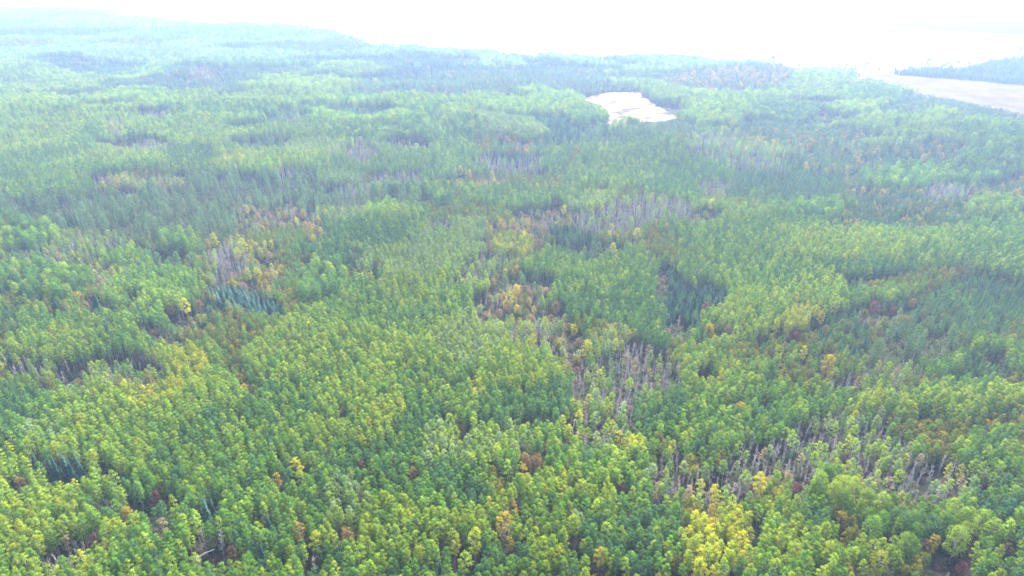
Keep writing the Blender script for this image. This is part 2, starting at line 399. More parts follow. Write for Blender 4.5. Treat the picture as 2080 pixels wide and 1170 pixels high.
# ------------------------------------------------------------------ leaf colours (reflectance)
T = dict(
    LIME=(.200, .284, .032), GRN=(.102, .202, .027), TEAL=(.062, .140, .048), PALE=(.180, .255, .088), OLIVE=(.145, .150, .022),
    YEL=(.370, .350, .020), GOLD=(.315, .245, .026), YLIME=(.270, .300, .025), ORANGE=(.275, .190, .068), RUST=(.185, .122, .072),
    RED=(.200, .062, .060), TAN=(.250, .195, .105), SPR=(.030, .072, .048), SPRB=(.062, .118, .094), LAR=(.070, .150, .048), PINE=(.036, .078, .062),
    BARE=(.290, .255, .250), BROWN=(.150, .105, .085), SHRUB=(.118, .185, .072), GREY=(.150, .175, .095), BRUSH=(.128, .098, .088))
A, B, P_, MP, S, L_, PN, D, W_ = range(9)
MIX = {   # kind, colour, weight ; share of the planting places used ; height factor
    'GRN':   ([(A, 'GRN', 10), (A, 'LIME', 5), (A, 'TEAL', 3)], .95, 1.0),
    'LIME':  ([(A, 'LIME', 10), (A, 'GRN', 5), (A, 'YLIME', 1.2)], .95, 1.1),
    'TEAL':  ([(A, 'TEAL', 8), (A, 'GRN', 6), (A, 'LIME', 1)], .95, 0.98),
    'PALE':  ([(A, 'PALE', 8), (A, 'LIME', 5), (A, 'GRN', 2)], .92, 1.0),
    'YLIME': ([(A, 'YLIME', 8), (A, 'LIME', 5), (B, 'YEL', 2.5)], .92, 1.0),
    'YEL':   ([(B, 'YLIME', 7), (B, 'YEL', 3), (A, 'LIME', 4), (B, 'GOLD', .3)], .92, 1.0),
    'PYEL':  ([(B, 'YLIME', 5), (A, 'PALE', 4), (B, 'TAN', 3)], .7, .95),
    'OLIVE': ([(MP, 'OLIVE', 4), (A, 'OLIVE', 4), (A, 'GRN', 4), (MP, 'GOLD', .5), (S, 'SPR', 1)], .75, 0.84),
    'POPG':  ([(P_, 'GRN', 6), (P_, 'TEAL', 3), (P_, 'LIME', 2)], .34, 1.15),
    'POPL':  ([(P_, 'LIME', 6), (P_, 'GRN', 3)], .36, 1.2),
    'GOLDM': ([(MP, 'GOLD', 1.6), (B, 'YEL', 1.2), (MP, 'ORANGE', .8), (MP, 'OLIVE', 3.5), (D, 'BARE', 5), (MP, 'RUST', 1.5), (A, 'GRN', 1.5)], .50, 0.78),
    'RUSTM': ([(MP, 'RUST', 1.8), (D, 'BARE', 6), (MP, 'OLIVE', 3), (MP, 'ORANGE', .5), (A, 'PALE', 1.5), (W_, 'BRUSH', 5)], .62, 0.6),
    'BARE':  ([(D, 'BARE', 15), (B, 'TAN', .7), (W_, 'BRUSH', 3), (A, 'LIME', 1.2), (A, 'PALE', 1.0)], .82, .88),
    'BAREM': ([(D, 'BARE', 10), (A, 'LIME', 3), (A, 'PALE', 2), (B, 'TAN', .5), (W_, 'BRUSH', 2), (A, 'YLIME', 1), (A, 'GRN', 2)], .72, .92),
    'BRUSH': ([(W_, 'BRUSH', 8), (W_, 'BROWN', 3), (D, 'BARE', 3), (W_, 'SHRUB', 2)], .62, .7),
    'SHRUB': ([(W_, 'SHRUB', 9), (W_, 'GREY', 6), (MP, 'SHRUB', .8), (A, 'TEAL', .3), (W_, 'BROWN', .5)], 1.0, 1.7),
    'SHRD':  ([(W_, 'TEAL', 6), (W_, 'SHRUB', 6), (S, 'SPR', 1.2), (MP, 'SHRUB', 2)], .85, 1.1),
    'SPR':   ([(S, 'SPR', 9), (S, 'SPRB', 3), (A, 'TEAL', 2), (L_, 'LAR', 1.5)], .92, 0.68),
    'LARCH': ([(L_, 'LAR', 6), (S, 'SPRB', 1.2), (L_, 'TEAL', 2), (W_, 'SHRUB', 2.5), (A, 'TEAL', 2.5), (MP, 'OLIVE', .5), (A, 'GRN', 1)], .92, .66),
    'LARM':  ([(L_, 'LAR', 4), (S, 'SPRB', 2), (W_, 'SHRUB', 5), (A, 'TEAL', 3), (MP, 'OLIVE', 1.2), (D, 'BARE', .8)], .72, .75),
    'PINE':  ([(PN, 'PINE', 9), (PN, 'SPRB', 3)], .95, 1.0),
    'MIXD':  ([(S, 'SPR', 4), (A, 'TEAL', 5), (MP, 'SHRUB', 2), (MP, 'BROWN', 1.4), (MP, 'OLIVE', 1.4), (D, 'BARE', 1.2), (B, 'GOLD', .25), (MP, 'GOLD', .2)], .72, 0.66),
    'MIXG':  ([(S, 'SPR', 4), (A, 'TEAL', 4), (P_, 'TEAL', 1), (MP, 'GOLD', 1.0), (B, 'GOLD', .8), (MP, 'OLIVE', 2), (MP, 'ORANGE', .5), (D, 'BARE', .8)], .66, 0.82),
    'AUT':   ([(MP, 'ORANGE', 2), (MP, 'GOLD', 2), (S, 'SPR', 3), (MP, 'RUST', 1.2), (A, 'TEAL', 2)], .6, .9),
    'SPARSE': ([(S, 'SPRB', 1), (D, 'BARE', 2), (W_, 'SHRUB', 7)], .05, .8),
    'SEDGE': ([(W_, 'TAN', 5), (W_, 'BROWN', 4), (W_, 'SHRUB', 3)], .05, .55),
    'FLOOR': ([(W_, 'BRUSH', 6), (W_, 'SHRUB', 3), (W_, 'BROWN', 2)], .30, .6),
    'CLEAR': ([(W_, 'TAN', 8), (W_, 'BROWN', 3), (D, 'BARE', .6)], .5, .35),
}
MIXN = list(MIX)
# stands: centre, half widths (photo pixels of the canopy), turn in degrees, mix ; later ones win
STANDS = [
    # ---- lower left
    (250, 960, 520, 260, 0, 'LIME'), (520, 1000, 260, 200, 0, 'GRN'), (40, 830, 75, 65, 0, 'TEAL'), (330, 770, 140, 95, 20, 'LIME'),
    (330, 745, 105, 50, 20, 'YLIME'), (95, 868, 45, 22, 0, 'PALE'), (170, 720, 150, 36, -8, 'BAREM'), (225, 700, 90, 22, -15, 'BRUSH'),
    (150, 740, 26, 28, 0, 'RUSTM'), (200, 655, 190, 42, 0, 'GRN'), (100, 680, 90, 30, 0, 'LIME'),
    (372, 632, 48, 24, -10, 'RUSTM'), (330, 672, 60, 18, -20, 'RUSTM'),
    (130, 600, 130, 26, 0, 'OLIVE'), (215, 605, 60, 22, 0, 'RUSTM'), (80, 545, 95, 42, 0, 'POPG'), (45, 480, 60, 42, 0, 'POPG'),
    (235, 572, 36, 26, 0, 'PYEL'), (335, 575, 95, 34, 0, 'GRN'), (300, 600, 90, 20, 0, 'LIME'), (180, 510, 100, 30, 0, 'BAREM'),
    (45, 515, 30, 12, 0, 'BARE'), (270, 520, 60, 26, 0, 'GRN'),
    (3, 885, 22, 26, 0, 'BRUSH'), (150, 1118, 52, 26, 0, 'BARE'), (440, 1118, 50, 34, 0, 'BRUSH'), (320, 1022, 60, 20, 0, 'FLOOR'),
    (565, 920, 14, 16, 0, 'FLOOR'), (130, 955, 44, 20, 0, 'FLOOR'), (630, 1130, 14, 50, 0, 'BRUSH'), (590, 985, 30, 14, 0, 'FLOOR'),
    # ---- lower middle
    (830, 900, 190, 110, 0, 'TEAL'), (800, 780, 190, 70, 0, 'GRN'), (620, 790, 120, 120, 0, 'GRN'), (720, 830, 100, 70, 0, 'LIME'),
    (980, 900, 120, 60, 0, 'PALE'), (1080, 830, 110, 50, 0, 'TEAL'), (940, 850, 44, 18, -20, 'LIME'), (974, 795, 22, 22, 0, 'YLIME'),
    (900, 850, 10, 22, 0, 'FLOOR'), (1075, 858, 44, 14, 0, 'BRUSH'), (964, 755, 18, 28, 10, 'FLOOR'), (1090, 990, 170, 60, 0, 'LIME'),
    (1180, 930, 100, 40, 0, 'GRN'), (1270, 892, 52, 24, -15, 'YLIME'), (1085, 940, 30, 20, 0, 'GOLDM'), (1010, 995, 22, 40, 20, 'OLIVE'),
    (1020, 1085, 26, 26, 0, 'PYEL'), (920, 1000, 90, 60, 0, 'TEAL'), (850, 1090, 170, 70, 0, 'LIME'), (710, 1020, 60, 40, 0, 'PALE'),
    (894, 1130, 9, 40, 0, 'BRUSH'), (936, 1120, 9, 36, 0, 'BRUSH'), (1120, 1110, 110, 50, 0, 'LIME'), (1190, 1120, 40, 28, 0, 'BRUSH'),
    (1187, 1065, 24, 20, 0, 'PYEL'), (1010, 1140, 60, 25, 0, 'TEAL'), (1290, 1100, 90, 70, 0, 'TEAL'), (1260, 990, 30, 14, 0, 'BRUSH'),
    (1240, 850, 110, 44, 10, 'BAREM'), (1300, 800, 30, 40, 0, 'RUSTM'), (1335, 1000, 16, 40, 0, 'BRUSH'),
    # ---- lower right
    (1720, 1010, 160, 70, 0, 'LIME'), (1600, 1090, 120, 90, 0, 'GRN'), (1960, 1010, 150, 80, 0, 'TEAL'), (1990, 1110, 120, 60, 0, 'GRN'),
    (1735, 975, 110, 52, 0, 'POPL'), (1640, 1120, 120, 50, 0, 'LIME'), (1690, 860, 210, 70, 8, 'BAREM'), (1880, 940, 150, 60, 15, 'BAREM'),
    (1555, 915, 62, 32, 0, 'BARE'), (1640, 868, 24, 22, 0, 'BARE'), (1626, 945, 28, 22, 0, 'BARE'), (1845, 850, 44, 32, 20, 'BARE'),
    (1876, 940, 42, 24, 20, 'BARE'), (1912, 980, 24, 26, 0, 'BARE'), (1430, 950, 85, 52, 10, 'BAREM'), (1397, 960, 26, 34, 0, 'BARE'),
    (1500, 975, 44, 18, 0, 'BARE'), (1438, 915, 42, 26, 0, 'OLIVE'), (1870, 1018, 70, 22, 8, 'OLIVE'), (1714, 1070, 24, 42, -20, 'OLIVE'),
    (1780, 1070, 34, 44, 0, 'POPG'), (1842, 1080, 36, 46, 0, 'POPG'), (1450, 1095, 76, 66, 0, 'YEL'), (1485, 1050, 42, 36, 0, 'YEL'),
    (1534, 1060, 9, 44, 0, 'FLOOR'), (1815, 1090, 12, 22, 0, 'FLOOR'), (1925, 1105, 14, 34, -30, 'FLOOR'), (1770, 1125, 50, 24, 0, 'LIME'),
    (1950, 1075, 55, 30, 0, 'POPL'), (1900, 1150, 40, 18, 0, 'RUSTM'), (1960, 850, 130, 60, 0, 'OLIVE'), (2020, 900, 80, 40, 0, 'GRN'),
    (1820, 790, 200, 34, 6, 'LIME'), (1650, 790, 110, 40, 0, 'GRN'), (1420, 850, 100, 60, 0, 'GRN'), (1340, 830, 55, 60, 0, 'TEAL'),
    (1480, 730, 110, 55, 25, 'LIME'), (1560, 830, 80, 40, 10, 'GRN'),
    (1431, 756, 20, 18, 0, 'BRUSH'), (1554, 811, 18, 12, 0, 'SPR'),
    # ---- centre
    (850, 640, 200, 110, 0, 'GRN'), (840, 570, 90, 40, 0, 'LIME'), (640, 690, 120, 60, 0, 'LIME'), (760, 720, 140, 45, 0, 'LIME'),
    (1000, 700, 130, 60, 0, 'PALE'), (1060, 760, 120, 45, 0, 'LIME'), (1200, 560, 160, 70, 0, 'GRN'), (1240, 620, 120, 40, 0, 'TEAL'),
    (1290, 690, 90, 50, 0, 'TEAL'), (830, 500, 160, 46, -5, 'PALE'), (930, 470, 100, 30, 0, 'PALE'), (800, 430, 60, 20, 0, 'POPL'),
    (650, 560, 55, 44, 0, 'POPG'), (760, 470, 70, 30, 0, 'TEAL'), (712, 520, 28, 18, 0, 'SHRD'), (985, 535, 60, 22, 30, 'BAREM'),
    (1060, 470, 90, 42, 0, 'GOLDM'), (1045, 500, 40, 22, 0, 'YLIME'), (1060, 570, 60, 22, 0, 'SHRD'), (1040, 610, 70, 42, 20, 'RUSTM'),
    (1060, 600, 40, 28, 0, 'GOLDM'), (1110, 655, 60, 40, 35, 'RUSTM'), (1085, 690, 50, 24, 20, 'BAREM'), (1150, 700, 40, 40, 0, 'RUSTM'),
    (1250, 690, 48, 26, 0, 'PYEL'), (1172, 750, 22, 30, 0, 'BRUSH'), (1290, 757, 92, 36, 5, 'BARE'), (1300, 715, 50, 18, 0, 'BARE'),
    (1215, 800, 40, 40, 0, 'BAREM'), (1190, 660, 40, 22, 0, 'OLIVE'), (1190, 455, 66, 34, 0, 'SPR'), (1120, 425, 90, 22, 0, 'RUSTM'),
    (1290, 425, 95, 26, 8, 'BARE'), (1420, 440, 50, 18, 0, 'RUSTM'), (1200, 405, 60, 16, 0, 'PALE'), (1290, 480, 90, 20, 0, 'OLIVE'),
    (1200, 500, 90, 22, 0, 'SHRD'), (895, 452, 24, 10, 0, 'BARE'), (760, 545, 12, 20, 0, 'FLOOR'),
    # ---- right of centre
    (1720, 500, 330, 60, 4, 'LIME'), (1640, 450, 160, 20, 2, 'GRN'), (1480, 500, 110, 50, 0, 'GRN'), (1980, 510, 150, 40, 10, 'GRN'),
    (1730, 548, 150, 20, 4, 'TEAL'), (1700, 568, 130, 13, 4, 'FLOOR'), (1590, 610, 130, 62, 12, 'LIME'), (1560, 560, 90, 32, 10, 'GRN'),  # TEAL entry: shade on the lime stand's near face, put into leaf colour
    (1640, 650, 70, 28, 0, 'YLIME'), (1455, 555, 70, 30, 0, 'GRN'), (1880, 560, 120, 24, 10, 'OLIVE'), (1960, 610, 150, 60, 12, 'LARCH'),
    (1780, 650, 150, 46, 8, 'LARM'), (1700, 690, 110, 30, 0, 'LARCH'), (1870, 695, 120, 36, 5, 'SHRUB'), (1800, 720, 60, 24, 0, 'SHRUB'),
    (1415, 610, 62, 42, 0, 'SPR'), (1365, 575, 32, 48, 0, 'SPR'), (1350, 560, 14, 34, 0, 'FLOOR'), (1380, 655, 30, 20, 0, 'RUSTM'),
    (1560, 700, 110, 34, 12, 'OLIVE'), (1660, 745, 100, 26, 10, 'OLIVE'), (1780, 765, 100, 22, 5, 'BAREM'), (1900, 770, 70, 18, 0, 'OLIVE'),
    (2005, 740, 60, 40, 0, 'LARCH'), (2060, 760, 30, 20, 0, 'OLIVE'), (1800, 622, 50, 20, 0, 'RUSTM'), (1990, 800, 110, 28, 0, 'LIME'),
    # ---- left, upper middle
    (330, 420, 330, 66, -3, 'SHRUB'), (150, 400, 190, 40, 0, 'SHRUB'), (110, 440, 80, 16, 0, 'SHRD'), (600, 440, 130, 44, -15, 'RUSTM'),
    (500, 515, 76, 54, -20, 'GOLDM'), (465, 525, 34, 40, 0, 'BARE'), (470, 552, 30, 14, 0, 'RUSTM'), (640, 460, 60, 18, -15, 'GOLDM'), (343, 512, 46, 26, 0, 'SHRD'),
    (370, 485, 44, 16, 0, 'POPG'), (560, 470, 60, 18, 0, 'OLIVE'), (495, 592, 70, 22, -15, 'PINE'), (430, 612, 30, 14, -15, 'SHRD'),
    (680, 500, 40, 30, 0, 'TEAL'), (700, 440, 60, 30, 0, 'TEAL'), (640, 385, 130, 24, 0, 'SHRD'), (700, 420, 60, 14, 0, 'BAREM'),
    (400, 365, 200, 22, 0, 'SHRUB'), (230, 360, 70, 14, 0, 'GOLDM'), (90, 370, 110, 22, 0, 'GRN'), (380, 310, 60, 18, 0, 'TEAL'),
    (560, 325, 150, 18, 0, 'LIME'), (480, 318, 34, 7, 0, 'YLIME'), (598, 345, 44, 11, 0, 'BARE'), (645, 350, 70, 12, 0, 'SHRD'),
    (280, 285, 80, 12, 0, 'RUSTM'), (310, 290, 44, 9, 0, 'BARE'), (60, 275, 90, 28, 0, 'LIME'), (350, 258, 130, 14, 0, 'LIME'), (236, 262, 26, 12, 0, 'PYEL'),
    # ---- centre, upper middle
    (800, 310, 160, 22, 0, 'GRN'), (730, 300, 30, 16, 0, 'BARE'), (900, 330, 150, 26, 0, 'GRN'), (780, 358, 80, 22, 10, 'BARE'), (690, 345, 40, 12, 0, 'PALE'),
    (850, 385, 120, 18, 0, 'POPG'), (760, 395, 110, 16, 0, 'SHRUB'), (960, 350, 70, 16, 0, 'GOLDM'), (1050, 330, 66, 9, 0, 'CLEAR'), (1035, 308, 60, 12, 0, 'BARE'), (1040, 300, 40, 8, 0, 'SPR'),
    (1070, 385, 110, 24, 0, 'GRN'), (1060, 280, 60, 12, 0, 'AUT'), (1280, 330, 130, 46, 0, 'GRN'), (1400, 350, 80, 40, 0, 'TEAL'),
    (1110, 362, 40, 10, 0, 'GOLDM'), (1250, 275, 170, 14, 3, 'SHRUB'), (1130, 250, 110, 22, 0, 'SPR'), (1180, 232, 30, 16, 0, 'POPG'), (1370, 250, 80, 14, 0, 'MIXD'),
    (1000, 250, 90, 18, -8, 'PALE'), (900, 258, 80, 16, 0, 'POPG'), (1050, 222, 70, 14, 0, 'POPL'), (1090, 195, 62, 17, 0, 'POPL'), (860, 222, 80, 16, 0, 'POPG'),
    (930, 235, 40, 10, 0, 'LIME'), (715, 205, 50, 10, 0, 'POPG'), (900, 175, 220, 24, 0, 'MIXD'), (1060, 150, 260, 24, 0, 'MIXD'),
    # ---- right, upper
    (1830, 340, 320, 80, 0, 'MIXG'), (1600, 345, 130, 40, 0, 'LARCH'), (1650, 385, 110, 20, 0, 'LARCH'), (1790, 385, 70, 26, 0, 'MIXD'), (2000, 322, 120, 26, 8, 'POPG'), (1880, 335, 120, 20, 0, 'POPG'),
    (1500, 290, 100, 26, 0, 'BAREM'), (1455, 370, 32, 16, 0, 'BARE'), (1924, 365, 44, 18, 0, 'BARE'), (1840, 245, 110, 26, 8, 'POPL'), (2010, 265, 90, 20, 0, 'POPG'), (1640, 260, 130, 30, 0, 'MIXG'),
    (1470, 215, 90, 28, 10, 'POPL'), (1440, 230, 60, 20, 0, 'POPL'), (1560, 185, 110, 12, 5, 'POPL'), (1770, 190, 60, 14, 5, 'POPG'), (1600, 215, 80, 14, 0, 'TEAL'),
    (1900, 205, 110, 22, 8, 'MIXD'), (1490, 165, 80, 22, 0, 'MIXD'), (1500, 150, 150, 18, 5, 'AUT'), (1650, 430, 90, 16, 0, 'POPG'), (1690, 412, 40, 10, 0, 'POPG'), (1900, 430, 180, 30, 8, 'MIXG'),
    (2030, 410, 60, 18, 0, 'POPL'), (1470, 400, 70, 18, 0, 'OLIVE'), (1500, 375, 30, 12, 0, 'LARCH'), (270, 84, 70, 9, 0, 'AUT'),
    # ---- bands of the far left
    (110, 62, 140, 11, 0, 'SPR'), (450, 68, 210, 12, 0, 'POPG'), (650, 94, 130, 13, 0, 'MIXD'), (50, 84, 70, 7, 0, 'AUT'), (60, 107, 120, 8, 0, 'POPL'), (350, 110, 220, 9, 0, 'POPL'),
    (165, 126, 65, 8, 0, 'MIXD'), (500, 126, 130, 9, 0, 'POPG'), (70, 147, 120, 9, 0, 'POPL'), (310, 163, 120, 12, 0, 'MIXD'), (470, 165, 120, 10, 0, 'MIXD'), (110, 190, 75, 12, 0, 'MIXD'),
    (270, 84, 70, 8, 0, 'AUT'), (600, 103, 22, 4, 0, 'AUT'), (685, 103, 22, 4, 0, 'AUT'), (650, 172, 140, 14, 0, 'POPL'), (560, 206, 150, 16, 0, 'POPL'), (350, 203, 120, 13, 0, 'POPL'),
    (270, 219, 24, 14, 0, 'SPR'), (195, 220, 75, 10, 0, 'MIXD'), (800, 174, 105, 13, 0, 'MIXD'), (745, 230, 80, 13, 0, 'MIXD'), (830, 212, 110, 12, 0, 'POPL'), (450, 232, 110, 10, 0, 'POPG'),
    (318, 243, 48, 7, 0, 'BARE'), (830, 282, 65, 10, 0, 'RUSTM'), (530, 286, 75, 10, 0, 'SHRD'), (680, 296, 90, 15, 0, 'PALE'), (728, 301, 30, 13, 0, 'BARE'), (300, 362, 65, 10, 0, 'PYEL'),
]
def frame(cx, cy, rx, ry, rot):
    c, s = math.cos(R(rot)), math.sin(R(rot))
    zc = 6.8
    o = np.array(at(cx, cy, zc))
    a = (np.array(at(cx + rx * c, cy + rx * s, zc)) - np.array(at(cx - rx * c, cy - rx * s, zc))) / 2
    b = (np.array(at(cx + ry * s, cy - ry * c, zc)) - np.array(at(cx - ry * s, cy + ry * c, zc))) / 2
    return o, np.linalg.inv(np.stack([a, b], 1))

# ------------------------------------------------------------------ planting places
def places(d0, d1, s):
    half = 1040 / FPX * 1.14 + 28 / d1
    gx = np.arange(-d1 * half - 30, d1 * half + 30, s)
    gy = np.arange(d0, d1, s)
    X, Y = np.meshgrid(gx, gy)
    X = X + (np.arange(len(gy)) % 2)[:, None] * s * .5
    X = (X + rng.uniform(-.33, .33, X.shape) * s).ravel(); Y = (Y + rng.uniform(-.33, .33, Y.shape) * s).ravel()
    fwd = Y * cp + (CAM_Z - 8) * sp
    k = np.abs(X) < fwd * 1040 / FPX * 1.14 + 32
    return X[k], Y[k]
pl = [places(52, 330, 1.72), places(330, 600, 2.1), places(600, 1000, 2.9), places(1000, 2100, 4.2)]
X = np.concatenate([p[0] for p in pl]); Y = np.concatenate([p[1] for p in pl])
U, Vv = pix(X, Y, 6.8)
edge_y = np.interp(U, ex, ey) + (fbm(X, Y, 60, 77) - .5) * 5
beyond = Vv < edge_y
strips = ((rng.uniform(0, 1, len(U)) < .42 * np.exp(-(edge_y - Vv) / 5)) & (edge_y - Vv < 26)) | (((U > 290) & (U < 560) & (np.abs(Vv - 20 - (U - 420) * .03) < 5)) | ((U > 685) & (U < 790) & (np.abs(Vv - 66) < 7)) | ((U > 1560) & (Vv > edge_y - 26) & (Vv > 74)))
keep = ~beyond | strips
X, Y, U, Vv, beyond = X[keep], Y[keep], U[keep], Vv[keep], beyond[keep]
N_ = len(X)
# stands chosen by soil where nothing else is drawn
n1, n2 = fbm(X, Y * .8, 120, 31), fbm(X + 900, Y * .8, 70, 41)
mix = np.where(n1 > .60, MIXN.index('LIME'), np.where(n1 > .47, MIXN.index('GRN'), np.where(n2 > .52, MIXN.index('TEAL'), MIXN.index('OLIVE'))))
far = Y > 470
n1f, n2f = noise(X, Y, 58, 51) * .62 + noise(X, Y, 26, 53) * .38, fbm(X + 300, Y, 52, 61)
mf = np.where(n1f > .62, MIXN.index('POPL'), np.where(n1f > .52, MIXN.index('LIME'), np.where(n1f > .46, MIXN.index('GRN'), np.where(n2f > .60, MIXN.index('SPR'), np.where(n2f > .34, MIXN.index('MIXD'), MIXN.index('RUSTM'))))))
mix = np.where(far, mf, mix)
wx = (fbm(X, Y, 16, 71) - .5) * .95; wy = (fbm(X, Y, 16, 81) - .5) * .95
for cx, cy_, rx, ry, rot, mname in STANDS:
    if mname in ('BARE', 'BAREM'): rx, ry = rx * 1.15, ry * 1.3
    o, inv = frame(cx, cy_, rx, ry, -rot)
    dx, dy = X - o[0], Y - o[1]
    s, t = inv[0, 0] * dx + inv[0, 1] * dy, inv[1, 0] * dx + inv[1, 1] * dy
    m = (s + wx) ** 2 + (t + wy) ** 2 < 1.0
    mix[m] = MIXN.index(mname)
mix[beyond] = MIXN.index('SPARSE')
X0, Y0 = X, Y
strip_l = beyond & (U < 800)
open_ = inside(X, Y, BOG_XY) | inside(X, Y, FIELD_XY)
BOGP, FIELDP = np.array(BOG, float), np.array(FIELD, float)
for zz in (1, 3.5, 6, 8, 10):
    uu, vv = pix(X, Y, zz)
    open_ |= inside(uu, vv, BOGP) | (inside(uu, vv, FIELDP) & (vv > 150))
mix[open_] = MIXN.index('SEDGE')
row = (U > 1740) & (Vv > edge_y[keep]) & ~open_ & (Vv < 165)
mix[row] = MIXN.index('SPR')
KIND = np.full(N_, -1); TINT = np.zeros((N_, 3)); HS = np.ones(N_); TN = np.full(N_, '', dtype=object)
u_keep, u_pick = rng.uniform(0, 1, N_), rng.uniform(0, 1, N_)
for mi, name in enumerate(MIXN):
    lst, dens, hf_ = MIX[name]
    w = np.cumsum([q[2] for q in lst]) / sum(q[2] for q in lst)
    dd = np.full(N_, dens)
    if name in ('POPG', 'POPL'): dd = dens * np.where(Y > 600, 1.5, np.where(Y > 330, 1.2, 1.0))
    if name == 'SPARSE': dd = np.full(N_, .6)
    if name == 'SEDGE': dd = np.where(noise(X, Y, 11, 301) > .60, .50, .03)
    sel = (mix == mi) & (u_keep < dd)
    k = np.searchsorted(w, u_pick)
    for j, (kd, tn, _) in enumerate(lst):
        m = sel & (k == j)
        KIND[m] = kd; TN[m] = tn; TINT[m] = T[tn]; HS[m] = hf_
ok = KIND >= 0
round_ = (KIND == A) & (Y > 430) & (rng.uniform(0, 1, N_) < np.clip((Y - 430) / 120, 0, .75))
KIND[round_] = P_
HS[round_] *= .92
X, Y, KIND, TINT, HS, TN, MIXI = X[ok], Y[ok], KIND[ok], TINT[ok], HS[ok], TN[ok], mix[ok]
n = len(X)
HS = .54 * HS * (.86 + .28 * fbm(X, Y, 55, 91)) * rng.uniform(.91, 1.09, n)
WS = .51 * (.92 + .2 * fbm(X, Y, 40, 93)) * rng.uniform(.85, 1.15, n) * np.interp(Y, [250, 420, 700], [1, 1.18, 1.55])
# every tree a little different, neighbours alike
br = (1 + (fbm(X, Y, 45, 95) - .5) * .5) * rng.lognormal(0, .13, n)
warm = (fbm(X, Y, 60, 97) - .52) * .45 + rng.normal(0, .10, n)
warm = np.where(np.isin(KIND, [B, MP]), warm * .4 - .04, warm)
TINT = TINT * br[:, None] * np.stack([1 + warm * .55, 1 + warm * .05, 1 - warm * .4], 1)
leafy = np.isin(KIND, [A, P_])

